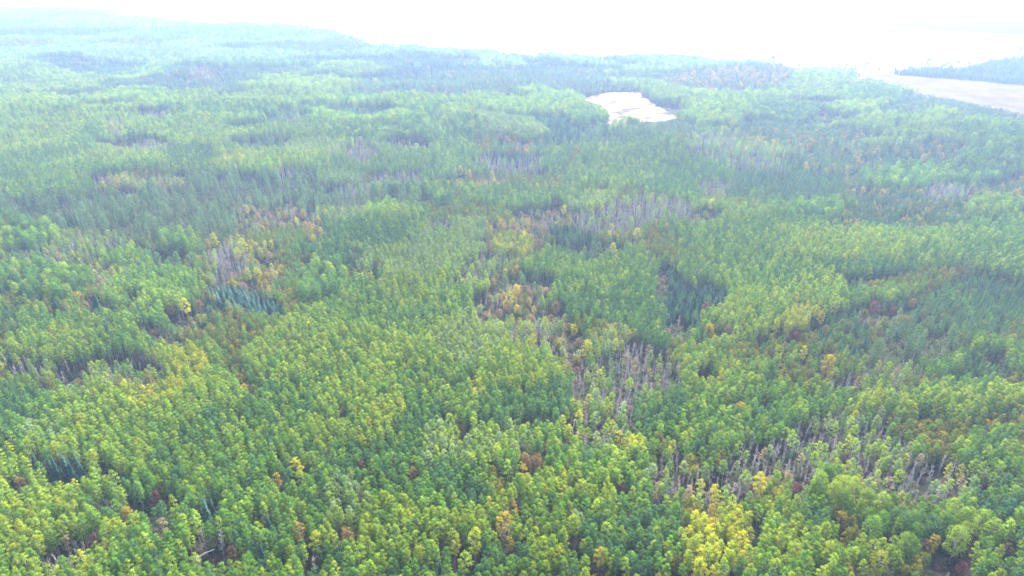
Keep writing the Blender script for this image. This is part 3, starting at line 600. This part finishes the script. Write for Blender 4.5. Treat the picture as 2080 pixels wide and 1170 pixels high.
# ------------------------------------------------------------------ single trees that stand out: canopy pixel, kind, colour, height, width, label
SINGLES = [
    (1195, 710, MP, 'YEL', 1.05, 1.0, "lone bright yellow round maple above the purple dead trunks"),
    (1167, 667, MP, 'YEL', .75, .85, "small bright yellow tree behind the rust brush in mid forest"),
    (1246, 502, MP, 'YEL', .9, 1.0, "round bright yellow maple alone behind the central aspen stand"),
    (1239, 478, MP, 'YLIME', .8, .85, "yellow green maple just behind the round bright yellow maple"),
    (1292, 478, B, 'YEL', 1.0, 1.2, "tall pointed yellow birch in dull olive trees near spruces"),
    (1445, 417, B, 'YEL', 1.0, 1.4, "yellow birch standing at the end of the pale dead trunk band"),
    (1145, 428, B, 'YEL', .9, 1.1, "yellow birch behind the dark spruce clump"),
    (1128, 414, MP, 'RED', .7, .8, "dark red maple behind the spruce clump and yellow birch"),
    (434, 484, MP, 'YEL', 1.1, 1.2, "largest golden yellow maple, at the back of the bare grove"),
    (420, 494, MP, 'GOLD', .9, .9, "orange gold maple in front of the largest golden maple"),
    (495, 505, B, 'YEL', 1.15, 1.6, "tall leaning golden birch in the middle of the bare grove"),
    (484, 519, B, 'YEL', .9, 1.1, "low golden birch at foot of the tall leaning golden birch"),
    (503, 553, MP, 'YLIME', 1.0, 1.0, "yellow green maple with orange top just behind the blue pines"),
    (525, 556, MP, 'YEL', .85, 1.0, "yellow maple beside the orange topped one behind the pines"),
    (551, 497, MP, 'YEL', .8, .7, "small round yellow maple at the edge of the bare grove"),
    (530, 512, MP, 'YLIME', .9, .9, "pale yellow maple between bare grey trunks"),
    (547, 520, MP, 'TAN', .9, 1.0, "faded tan orange maple among yellow crowns"),
    (615, 434, MP, 'GOLD', .8, .8, "gold maple above the grey brush slope"),
    (646, 445, MP, 'YEL', .8, .9, "yellow maple beside gold one over the grey brush slope"),
    (503, 426, B, 'YEL', .8, 1.0, "pale yellow birch in the grey willow thicket"),
    (578, 435, MP, 'GOLD', .7, .7, "small gold maple in the grey brush"),
    (378, 622, B, 'YEL', 1.05, 1.5, "bright yellow birch between orange and rust maples"),
    (347, 625, MP, 'ORANGE', .8, .8, "orange maple beside the bright yellow birch"),
    (401, 620, MP, 'RUST', .85, .9, "rust brown maple on far side of the bright yellow birch"),
    (414, 645, MP, 'YLIME', .6, .8, "low yellow green maple below the rust brown maple"),
    (316, 1008, MP, 'RED', .85, .6, "rust red maple in a dark gap among green aspens"),
    (602, 950, B, 'YEL', 1.05, 1.15, "bright yellow birch above a small gold one in green aspens"),
    (562, 974, B, 'GOLD', .85, .9, "small gold birch beside the bright yellow birch"),
    (694, 843, MP, 'RUST', .9, .45, "narrow rust orange tree alone in the green aspen stand"),
    (190, 1100, MP, 'RED', .6, .6, "low dark red maple beside the bare pocket"),
    (612, 1085, B, 'ORANGE', .9, .9, "pale orange birch leaning over a brown gap"),
    (642, 1100, B, 'YLIME', 1.0, 1.1, "pale yellow birch next to the pale orange birch"),
    (332, 1068, B, 'TAN', .9, 1.2, "faded tan birch with thin leaves below the rust red maple"),
    (474, 1124, MP, 'RUST', .85, .6, "thin rust tree beside the two pale snags"),
    (260, 1040, MP, 'GOLD', .9, .8, "dull gold maple near the rust red maple"),
    (41, 984, MP, 'ORANGE', .8, .7, "orange tinted maple on the dark hollow's edge"),
    (414, 1095, D, 'TAN', 1.15, 1.0, "tall pale snag standing above the fallen log"),
    (448, 1107, D, 'BARE', 1.05, 1.1, "second pale snag, beside the thin rust tree"),
    (636, 1148, D, 'BARE', .9, 1.3, "branchy grey snag below the pale yellow birch"),
    (940, 878, MP, 'ORANGE', .7, .6, "small orange maple under the lime aspen clump"),
    (1066, 934, MP, 'ORANGE', .85, .55, "orange maple above a purple gap in mid aspens"),
    (1094, 941, MP, 'RUST', .85, .55, "rust maple next to orange maple above a purple gap"),
    (1060, 956, B, 'GOLD', .85, .9, "gold birch in front of the orange and rust pair"),
    (1042, 1037, MP, 'ORANGE', .85, .6, "bright orange maple above the tan gold birches"),
    (1015, 1068, B, 'GOLD', 1.05, 1.2, "tall gold birch with tan neighbour in the teal aspens"),
    (1028, 1082, B, 'TAN', 1.0, 1.2, "tan birch leaning on the tall gold birch"),
    (1037, 1106, B, 'GOLD', .75, .7, "narrow gold birch standing below the tan birch"),
    (734, 948, MP, 'RUST', .9, .6, "brownish rust tree alone among teal aspens"),
    (840, 962, MP, 'ORANGE', .75, .6, "small dull orange maple in the teal aspens"),
    (707, 1090, MP, 'ORANGE', .9, .7, "orange gold maple among lime aspens and pale trunks"),
    (964, 1108, A, 'YLIME', 1.1, 1.1, "tall pale yellow aspen with long white trunk over rust floor"),
    (922, 1112, A, 'YLIME', .9, .8, "smaller yellow aspen with white stem beside the rust floor"),
    (945, 1142, A, 'LIME', 1.0, 1.2, "wide lime aspen in front of the tall pale yellow aspen"),
    (882, 1076, A, 'LIME', 1.0, .9, "aspen with long white forked trunk beside a dark gap"),
    (1217, 1138, B, 'GOLD', .9, .8, "gold birch right beside the brown brush pocket"),
    (1264, 996, MP, 'RED', .6, .5, "small red maple in a purple gap between aspens"),
    (1258, 890, B, 'YEL', .9, .9, "yellow birch at the ridge of the yellowing aspens"),
    (1544, 990, B, 'YEL', 1.05, 1.1, "bright gold yellow birch on top of green aspen crowns"),
    (1455, 1008, B, 'YEL', .95, .9, "yellow birch above the big yellowing stand"),
    (1448, 1042, B, 'GOLD', .9, .8, "orange gold birch on the crest of the yellowing stand"),
    (1508, 1098, B, 'YEL', 1.1, 1.3, "full bright yellow birch at the dark edge of yellowing stand"),
    (1618, 989, MP, 'RED', .5, .45, "small red maple before the large lime poplars"),
    (1712, 1056, MP, 'GOLD', .9, 1.0, "brown gold maple between lime aspens and teal poplars"),
    (1722, 1082, MP, 'OLIVE', .9, .9, "olive gold maple in front of the brown gold one"),
    (1895, 1100, MP, 'GOLD', .95, .7, "gold maple leaning over the darkest gap"),
    (1944, 1100, P_, 'LIME', 1.0, .95, "vivid green poplar beside the darkest gap"),
    (1786, 1140, P_, 'YLIME', .8, .8, "low yellow green poplar below the teal poplars"),
    (1955, 1152, MP, 'RED', .55, .6, "rusty red maple low in the corner gap"),
    (2047, 1114, MP, 'RUST', .7, .7, "dull rust maple among lime poplars"),
    (1683, 737, MP, 'GOLD', 1.15, 1.25, "big round gold maple in the dull olive trees"),
    (1633, 716, B, 'YEL', .9, .9, "narrow yellow birch beside the big round gold maple"),
    (1582, 714, MP, 'YLIME', .95, .8, "lime yellow maple by a white leaning stem"),
    (1683, 700, MP, 'OLIVE', .95, .9, "olive gold maple behind the big round gold maple"),
    (1438, 672, MP, 'GOLD', .95, 1.0, "gold olive maple behind the slope of lime aspens"),
    (1455, 668, MP, 'OLIVE', .95, .8, "olive maple beside the gold olive one"),
    (1480, 674, MP, 'ORANGE', .85, .9, "orange maple third in the row with the gold olive ones"),
    (1575, 664, B, 'YLIME', .9, 1.0, "yellowish birch below the bright lime aspen slope"),
    (1669, 646, B, 'GOLD', .9, 1.0, "gold birch at the corner of the bright lime slope"),
    (1544, 690, MP, 'ORANGE', .6, .6, "small orange maple in the olive trees"),
    (1435, 621, MP, 'RED', .55, .8, "crimson maple among dark spruces"),
    (1775, 623, MP, 'RED', .8, .8, "pinkish red maple at the foot of leaning white stems"),
    (1814, 630, MP, 'RED', .65, .6, "red maple under a white leaning stem beside dark shade"),
    (1854, 614, MP, 'ORANGE', .7, .7, "salmon orange maple in the larch edge"),
    (1616, 681, MP, 'RED', .6, 1.0, "low wine red maple under pale stems"),
    (1049, 548, MP, 'GOLD', .75, .9, "gold maple behind the grey shrub hollow"),
    (1028, 553, MP, 'YLIME', .7, .8, "yellow green maple beside gold one behind the shrub hollow"),
    (1001, 572, MP, 'ORANGE', .7, .9, "pale orange maple at side of the shrub hollow"),
    (1049, 592, MP, 'GOLD', 1.05, .9, "large tan gold maple in the central rust strip"),
    (1035, 606, B, 'YEL', .95, 1.2, "yellow birch in the central rust strip"),
    (1032, 622, MP, 'RUST', .95, .9, "rust brown maple below yellow birch in central strip"),
    (993, 604, MP, 'RUST', .9, .65, "tall rust maple at the side of the central strip"),
    (1070, 606, MP, 'OLIVE', 1.0, .8, "olive maple at back of the central rust strip"),
    (1128, 624, MP, 'RUST', .8, .9, "dark rust maple on the far side of central strip"),
    (1018, 459, MP, 'GOLD', 1.05, 1.05, "gold maple at the back of the ochre grove"),
    (1070, 457, MP, 'ORANGE', 1.0, 1.1, "peach orange maple crowning the ochre grove"),
    (1039, 507, MP, 'YLIME', 1.0, .9, "yellow lime maple at the front of the ochre grove"),
    (1046, 488, MP, 'YLIME', .9, .9, "yellow lime maple in the middle of the ochre grove"),
    (1063, 515, B, 'YLIME', .9, 1.1, "yellow lime birch at the front of the ochre grove"),
    (1094, 496, MP, 'RUST', 1.0, 1.0, "rust maple beside the ochre grove"),
    (935, 345, MP, 'YEL', 1.0, 1.1, "far yellow maple behind green aspens, first of a pair"),
    (952, 355, MP, 'GOLD', 1.0, 1.2, "far gold maple in front of far yellow one"),
    (1000, 353, MP, 'YEL', .9, .9, "far yellow maple beside the brown clearing"),
    (1169, 304, MP, 'GOLD', 1.0, 1.1, "far orange gold maple in front of the green hill"),
    (1488, 254, B, 'GOLD', 1.1, 1.6, "far gold birch under the pale poplars"),
    (1571, 235, MP, 'YEL', 1.1, 1.3, "far bright yellow maple behind the mixed spruces"),
    (1642, 297, MP, 'GOLD', 1.0, 1.0, "far gold maple among dark spruces"),
    (1804, 268, MP, 'GOLD', 1.1, 1.1, "far gold maple in front of the pale poplar hill"),
    (1908, 301, MP, 'GOLD', 1.0, 1.0, "far gold maple by the blue green stand"),
    (99, 941, S, 'SPRB', 1.05, .75, "slim blue spruce, first of the spruces in the hollow"),
    (109, 944, S, 'SPRB', .95, .75, "slim blue spruce close beside the first in the hollow"),
    (133, 940, S, 'SPRB', 1.10, .75, "tall thin blue spruce in the middle of the hollow"),
    (142, 950, S, 'SPRB', .95, .75, "shorter blue spruce before the tall thin one in hollow"),
    (156, 937, S, 'SPRB', 1.25, .95, "tallest blue spruce in the green hollow"),
    (165, 953, S, 'SPRB', 1.0, .95, "broad blue spruce touching the tallest one in the hollow"),
    (72, 936, S, 'SPRB', .8, .75, "small blue spruce at the dark end of the hollow"),
    (125, 958, S, 'SPRB', .7, .75, "short blue spruce at the foot of the hollow"),
    (221, 957, S, 'SPRB', .8, .8, "lone blue spruce between hollow and rust red maple"),
    (253, 972, S, 'SPRB', .7, .7, "small blue spruce beside pale birch stems"),
    (416, 1040, S, 'SPRB', 1.0, 1.1, "pale blue spruce standing alone behind two pale snags"),
    (210, 1026, S, 'SPRB', .7, .7, "little blue spruce in the dark shade above gold maple"),
    (429, 1031, S, 'SPRB', .75, .7, "slender spruce behind the pale blue spruce"),
    (547, 1066, S, 'SPRB', .8, .7, "thin spruce tip in lime aspens"),
    (530, 1124, S, 'SPRB', .9, 1.1, "broad pale spruce near the frame's bottom"),
    (894, 1160, S, 'SPRB', .7, .8, "little pale spruce at the foot of white trunks"),
    (113, 624, S, 'SPR', .8, 1.2, "dark round spruce alone in front of olive trees"),
    (193, 608, S, 'SPR', .9, 1.3, "dark spruce pair member by pale yellow stems"),
    (273, 596, S, 'SPR', 1.0, 1.2, "dark spruce against light green aspens"),
    (2030, 712, L_, 'LAR', 1.15, 1.0, "tallest larch in the larch clump"),
    (2045, 745, L_, 'LAR', 1.05, .9, "second tallest larch at the end of the larch clump"),
    (1380, 652, D, 'TAN', .8, 1.6, "pale forked dead tree below the dark spruces"),
    (1592, 706, D, 'TAN', 1.05, 1.0, "white leaning bare stem in the olive trees"),
    (1775, 605, D, 'TAN', 1.0, .8, "white leaning bare stem above the pinkish red maple"),
    (465, 515, D, 'TAN', 1.05, 1.2, "pale grey bare tree in middle of the bare grove"),
]
sx, sy, sk, st, sh, sw, sl = [], [], [], [], [], [], []
for px, py, kd, tn, h, w, lab in SINGLES:
    Hh = SHAPES[KINDS[kd]][0][3] * h * .62
    zc = Hh * (.66 if kd not in (S, L_, D) else .55)
    x, y = at(px, py, zc)
    for _ in range(2):
        x, y = at(px, py, zc + float(land(x, y)))
    sx.append(float(x)); sy.append(float(y)); sk.append(kd); st.append(tn); sh.append(h * .62); sw.append(w * .68); sl.append(lab)
sx, sy = np.array(sx), np.array(sy)
# make room for them, and keep what stands just in front of them low enough to see them
keep = np.ones(n, bool)
HK = np.array([SHAPES[k][0][3] for k in KINDS])
for x, y, kd, w, h in zip(sx, sy, sk, sw, sh):
    rad = {A: 1.9, B: 1.9, P_: 3.0, MP: 2.7, S: 1.6, L_: 1.8, D: 1.5}[kd] * w
    dd = math.hypot(x, y)
    fx0, fy0 = x / dd, y / dd
    al = -((X - x) * fx0 + (Y - y) * fy0); ac = np.abs((X - x) * fy0 - (Y - y) * fx0)
    zal = HK[kd] * h * (.40 if kd in (S, L_, D) else .52) + al * CAM_Z / dd
    infront = (al > 0) & (al < 16) & (ac < rad * .95 + .7) & (KIND != W_)
    cap = zal / HK[KIND]
    keep &= ~(((X - x) ** 2 + (Y - y) ** 2 < rad ** 2) | (infront & (cap < .5)))
    HS = np.where(infront, np.minimum(HS, cap), HS)
X, Y, KIND, TINT, HS, WS, TN, MIXI = (q[keep] for q in (X, Y, KIND, TINT, HS, WS, TN, MIXI))
n0 = len(X)
X = np.concatenate([X, sx]); Y = np.concatenate([Y, sy]); KIND = np.concatenate([KIND, sk]).astype(int)
TINT = np.concatenate([TINT, [np.array(T[t]) * rng.uniform(.92, 1.08) for t in st]])
HS = np.concatenate([HS, sh]); WS = np.concatenate([WS, sw]); TN = np.concatenate([TN, np.array(st, dtype=object)])
n = len(X)
Z = land(X, Y) - .05
ROT = rng.uniform(0, 6.283, n)
IDX = rng.integers(0, 1000, n)
TILT = rng.normal(0, .035, (n, 2))
TILT[KIND == D] *= 2.2
print("trees", n, {KINDS[k]: int((KIND == k).sum()) for k in range(9)})

# ------------------------------------------------------------------ the largest of each kind become things of their own
dist = np.sqrt(X ** 2 + Y ** 2 + (CAM_Z - Z) ** 2)
htop = np.array([SHAPES[k][0][3] for k in KINDS])[KIND] * HS
u1, v1 = pix(X, Y, Z + htop * .7)
in_view = (u1 > 4) & (u1 < 2076) & (v1 > 4) & (v1 < 1176)
show = htop * WS / dist
single = np.zeros(n, bool); single[n0:] = True
thing_mask = np.zeros(n, bool)
for k in range(9):
    c = np.where(KIND == k)[0]
    c = c[in_view[c] | single[c]]
    score = show[c] + single[c] * 10
    thing_mask[c[np.argsort(-score)[:300]]] = True

# ---- names and words
ADJ = dict(LIME="lime green", GRN="mid green", TEAL="blue green", PALE="pale green", OLIVE="olive green", YEL="bright yellow", GOLD="gold",
           YLIME="yellow green", ORANGE="orange", RUST="rust brown", RED="red", TAN="faded tan", SPR="dark green", SPRB="bluish", LAR="soft green",
           PINE="blue green", BARE="grey", BROWN="brown", SHRUB="dull green", GREY="grey green", BRUSH="purple brown")
NOUN = ["aspen", "birch", "poplar", "maple", "spruce", "larch", "pine", "bare tree", "shrub"]
CAT = ["aspen tree", "birch tree", "poplar tree", "maple tree", "spruce tree", "larch tree", "pine tree", "bare tree", "shrub"]
ORD = ["nearest", "second", "third", "fourth", "fifth", "sixth", "seventh", "eighth", "ninth", "tenth", "eleventh", "twelfth", "thirteenth", "fourteenth", "fifteenth",
       "sixteenth", "seventeenth", "eighteenth", "nineteenth", "twentieth", "twenty-first", "twenty-second", "twenty-third", "twenty-fourth", "twenty-fifth", "twenty-sixth", "twenty-seventh", "twenty-eighth", "twenty-ninth", "thirtieth",
       "thirty-first", "thirty-second", "thirty-third", "thirty-fourth", "thirty-fifth", "thirty-sixth", "thirty-seventh", "thirty-eighth", "thirty-ninth", "fortieth"]
GROUPS = ["aspens in the near forest", "autumn birches in the forest", "broad poplars in the forest", "autumn maples in the forest", "spruces in the forest",
          "larches in the wet ground", "young pines in the plantation", "bare trees in the thinned stands", "shrubs in the gaps"]
labels = {}
for i, lab in enumerate(sl): labels[n0 + i] = lab
# every other tree is named from the nearest tree that stands out, by which side of it it stands on
LM = np.arange(n0, n)
todo = np.where(thing_mask & ~single)[0]
du = u1[todo][:, None] - u1[LM][None]; dv = v1[todo][:, None] - v1[LM][None]
near = np.argmin(du ** 2 + (dv * 1.3) ** 2, 1)
buckets = {}
for a, i in enumerate(todo):
    j = near[a]
    ddu, ddv = du[a, j], dv[a, j] * 1.3
    side = ("right of" if ddu > 0 else "left of") if abs(ddu) > abs(ddv) else ("in front of" if ddv > 0 else "behind")
    buckets.setdefault((ADJ[TN[i]] + " " + NOUN[KIND[i]], side, j), []).append((math.hypot(ddu, ddv), i))
def short(lab):
    w = lab.split(",")[0].split()
    cut = len(w)
    return " ".join(w[:cut])
def strip_label(lab, room):
    w = lab.replace(",", "").split()[:room]
    while w and w[-1] in ("the", "a", "of", "in", "at", "to", "and", "with", "by", "over", "behind", "above", "below", "beside", "among", "between", "on", "two", "its",
                          "under", "just", "near", "before", "next", "from", "low", "dark", "pale", "green", "long", "far", "first", "alone", "thin", "close", "dull", "small", "bare", "lime", "grey", "bright", "white", "blue", "olive", "rust", "orange", "central", "right", "standing", "leaning", "as", "purple", "large", "light", "brown", "gold", "yellow", "brownish"):
        w.pop()
    return " ".join(w)
HANDLE = {
    "lone bright yellow round": "the lone yellow maple above purple dead trunks", "yellow green maple just": "the yellow green maple backing the round yellow one",
    "yellow birch standing at": "the yellow birch ending the dead trunk band", "orange gold maple in front": "the orange gold maple by the largest golden maple",
    "tall leaning golden": "the tall leaning golden birch of the grove", "low golden birch": "the low golden birch under the leaning one",
    "small round yellow maple at": "the small yellow maple edging the bare grove", "rust brown maple on": "the rust maple beyond the yellow birch",
    "faded tan birch with": "the faded tan birch below the rust-red maple", "gold birch in front of": "the gold birch before the orange and rust pair",
    "tall gold birch with": "the tall gold birch among teal aspens", "smaller yellow aspen": "the smaller white-stemmed aspen beside rust floor",
    "wide lime aspen": "the wide lime aspen low in the middle", "full bright yellow": "the full yellow birch by the yellowing stand's edge",
    "olive gold maple in front": "the olive gold maple below the brown gold", "orange maple third": "the orange maple beside two olive gold maples",
    "gold birch at the corner": "the gold birch cornering the lime slope", "pinkish red": "the pinkish red maple below leaning stems",
    "tall rust maple at": "the tall rust maple beside the central strip", "dark rust maple on": "the dark rust maple beyond the central strip",
    "far gold maple in front of the pale": "the far gold maple before pale poplar hill", "far gold maple in front of far": "the far gold maple before the far yellow", "far orange gold": "the far orange maple before the green hill", "slim blue spruce, first": "the first slim spruce in the hollow",
    "slim blue spruce close": "the second slim spruce in the hollow", "tall thin blue": "the tall thin spruce in the hollow",
    "shorter blue spruce": "the shorter spruce in the hollow", "broad blue spruce": "the broad spruce in the hollow",
    "small blue spruce at": "the small spruce ending the hollow", "little blue spruce": "the little spruce shaded above gold maple",
    "second tallest larch": "the second tallest larch of the clump", "pale grey bare": "the pale bare tree inside the grove",
    "orange gold birch on": "the orange gold birch atop the yellowing stand", "yellow maple beside the orange": "the yellow maple behind the blue pines",
    "largest golden": "the largest golden maple of the grove", "aspen with long white": "the aspen with long white forked trunk",
    "tall pale yellow aspen": "the tall yellow aspen with long white trunk", "bright gold yellow": "the bright gold birch atop green aspens",
    "yellow lime maple at the front": "the front yellow lime maple of the ochre grove", "yellow lime birch": "the yellow lime birch of the ochre grove",
    "yellow lime maple in the middle": "the middle yellow lime maple of the ochre grove"}
names8 = []
for s_ in sl:
    h_ = [v for k_, v in HANDLE.items() if s_.startswith(k_)]
    names8.append(h_[0] if h_ else "the " + strip_label(s_, 8))
for (what, side, j), lst in buckets.items():
    lst.sort()
    for r_, (_, i) in enumerate(lst):
        o = ORD[r_] if r_ < len(ORD) else "%dth" % (r_ + 1)
        words = f"{o} {what} {side} {names8[j]}".split()
        if len(words) > 16: words = [w for w in words if w != "the"]
        labels[i] = " ".join(words[:16])

def thing_from(i, kd, parts):
    crown, trunk, whole, _ = SHAPES[KINDS[kd]][int(IDX[i]) % len(SHAPES[KINDS[kd]])]
    s = (float(HS[i] * .25 + WS[i] * .75),) * 2 + (float(HS[i]),)
    if kd == W_: s = (float(WS[i] * HS[i]),) * 2 + (float(HS[i]),)
    loc, rot = (float(X[i]), float(Y[i]), float(Z[i])), (float(TILT[i, 0]), float(TILT[i, 1]), float(ROT[i]))
    tint = [float(q) for q in TINT[i]]
    root = bpy.data.objects.new(KINDS[kd], None if parts else whole)
    COL.objects.link(root)
    root.location, root.rotation_euler, root.scale = loc, rot, s
    root["label"], root["category"], root["group"] = labels[i], CAT[kd], GROUPS[kd]
    if parts:
        root.empty_display_size = .5
        for nm, me in (("crown" if kd != W_ else "foliage", crown), ("trunk" if kd != W_ else "stems", trunk)):
            o = bpy.data.objects.new(nm, me)
            COL.objects.link(o)
            o.parent = root
            o["tint"] = tint
    else:
        root["tint"] = tint
    return root
for i in np.where(thing_mask)[0]:
    thing_from(i, int(KIND[i]), htop[i] / dist[i] * FPX > 30)

# ------------------------------------------------------------------ the rest of the wood: one object per kind, too many to count
def scatter_group(name, coll):
    g = bpy.data.node_groups.new(name, 'GeometryNodeTree')
    g.interface.new_socket("Geometry", in_out='INPUT', socket_type='NodeSocketGeometry')
    g.interface.new_socket("Geometry", in_out='OUTPUT', socket_type='NodeSocketGeometry')
    N, Lk = g.nodes, g.links
    gi, go = N.new("NodeGroupInput"), N.new("NodeGroupOutput")
    ci = N.new("GeometryNodeCollectionInfo"); ci.inputs[0].default_value = coll
    ci.inputs["Separate Children"].default_value = True; ci.inputs["Reset Children"].default_value = True
    ip = N.new("GeometryNodeInstanceOnPoints"); ip.inputs["Pick Instance"].default_value = True
    def attr(nm, ty):
        a = N.new("GeometryNodeInputNamedAttribute"); a.data_type = ty; a.inputs[0].default_value = nm
        return a.outputs[0]
    er = N.new("FunctionNodeEulerToRotation")
    Lk.new(gi.outputs[0], ip.inputs["Points"]); Lk.new(ci.outputs[0], ip.inputs["Instance"])
    Lk.new(attr("pick", 'INT'), ip.inputs["Instance Index"])
    Lk.new(attr("turn", 'FLOAT_VECTOR'), er.inputs[0]); Lk.new(er.outputs[0], ip.inputs["Rotation"])
    Lk.new(attr("grow", 'FLOAT_VECTOR'), ip.inputs["Scale"])
    Lk.new(ip.outputs[0], go.inputs[0])
    return g
STUFF = ["aspen_woods", "birch_woods", "poplar_woods", "maple_woods", "spruce_woods", "larch_woods", "pine_plantation", "bare_woods", "shrubbery"]
def scatter(name, kd, P, TURN, GROW, TI, PICK):
    coll = bpy.data.collections.new(name + "_source")
    for k, (c, t, w, _) in enumerate(SHAPES[KINDS[kd]]):
        coll.objects.link(bpy.data.objects.new("%s_source_%02d" % (name, k), w))
    me = bpy.data.meshes.new(name)
    me.vertices.add(len(P)); me.vertices.foreach_set("co", P.astype(np.float32).ravel())
    for nm, ty, dat in (("turn", 'FLOAT_VECTOR', TURN), ("grow", 'FLOAT_VECTOR', GROW), ("tint", 'FLOAT_VECTOR', TI)):
        me.attributes.new(nm, ty, 'POINT').data.foreach_set("vector", dat.astype(np.float32).ravel())
    me.attributes.new("pick", 'INT', 'POINT').data.foreach_set("value", PICK.astype(np.int32))
    o = link(name, me, kind="stuff")
    md = o.modifiers.new("planting", 'NODES'); md.node_group = scatter_group(name, coll)
    return o
for k in range(9):
    c = np.where((KIND == k) & ~thing_mask)[0]
    if not len(c): continue
    sx_ = HS[c] * .25 + WS[c] * .75 if k != W_ else WS[c] * HS[c]
    scatter(STUFF[k], k, np.stack([X[c], Y[c], Z[c]], 1), np.stack([TILT[c, 0], TILT[c, 1], ROT[c]], 1),
            np.stack([sx_, sx_, HS[c]], 1), TINT[c], IDX[c] % len(SHAPES[KINDS[k]]))

# ---- low brush on the forest floor, seen through the gaps
ux, uy = places(55, 430, 1.9)
m = rng.uniform(0, 1, len(ux)) < .85
ux, uy = ux[m], uy[m]
q = rng.uniform(0, 1, len(ux))
tt = np.where((q < .45)[:, None], T['BRUSH'], np.where((q < .62)[:, None], T['BROWN'], np.where((q < .68)[:, None], T['RUST'], T['TEAL'])))
sc_ = rng.uniform(.25, .58, len(ux))
scatter("undergrowth", W_, np.stack([ux, uy, land(ux, uy) - .05], 1), np.stack([0 * ux, 0 * ux, rng.uniform(0, 6.28, len(ux))], 1),
        np.stack([sc_ * 1.25, sc_ * 1.25, sc_], 1), tt * rng.lognormal(0, .15, len(ux))[:, None] * .85, rng.integers(0, 5, len(ux)))

# ---- the pale fallen trunk in the gap below the snags
lx0, ly0 = at(405, 1152, 1.0); lx1, ly1 = at(442, 1139, 1.0)
z0 = float(land(lx0, ly0)); z1 = float(land(lx1, ly1))
lv, lf = tube([(float(lx0), float(ly0), z0 + 2.2), (float(lx0 * .6 + lx1 * .4), float(ly0 * .6 + ly1 * .4), z0 + 3.0), (float(lx1), float(ly1), z1 + 3.2)], [.24, .18, .08], 6)
link("fallen_log", mesh_from("fallen_log", lv, lf, [M_GREY_BARK], smooth=True), label="pale fallen trunk lying across the gap below the two pale snags", category="log")
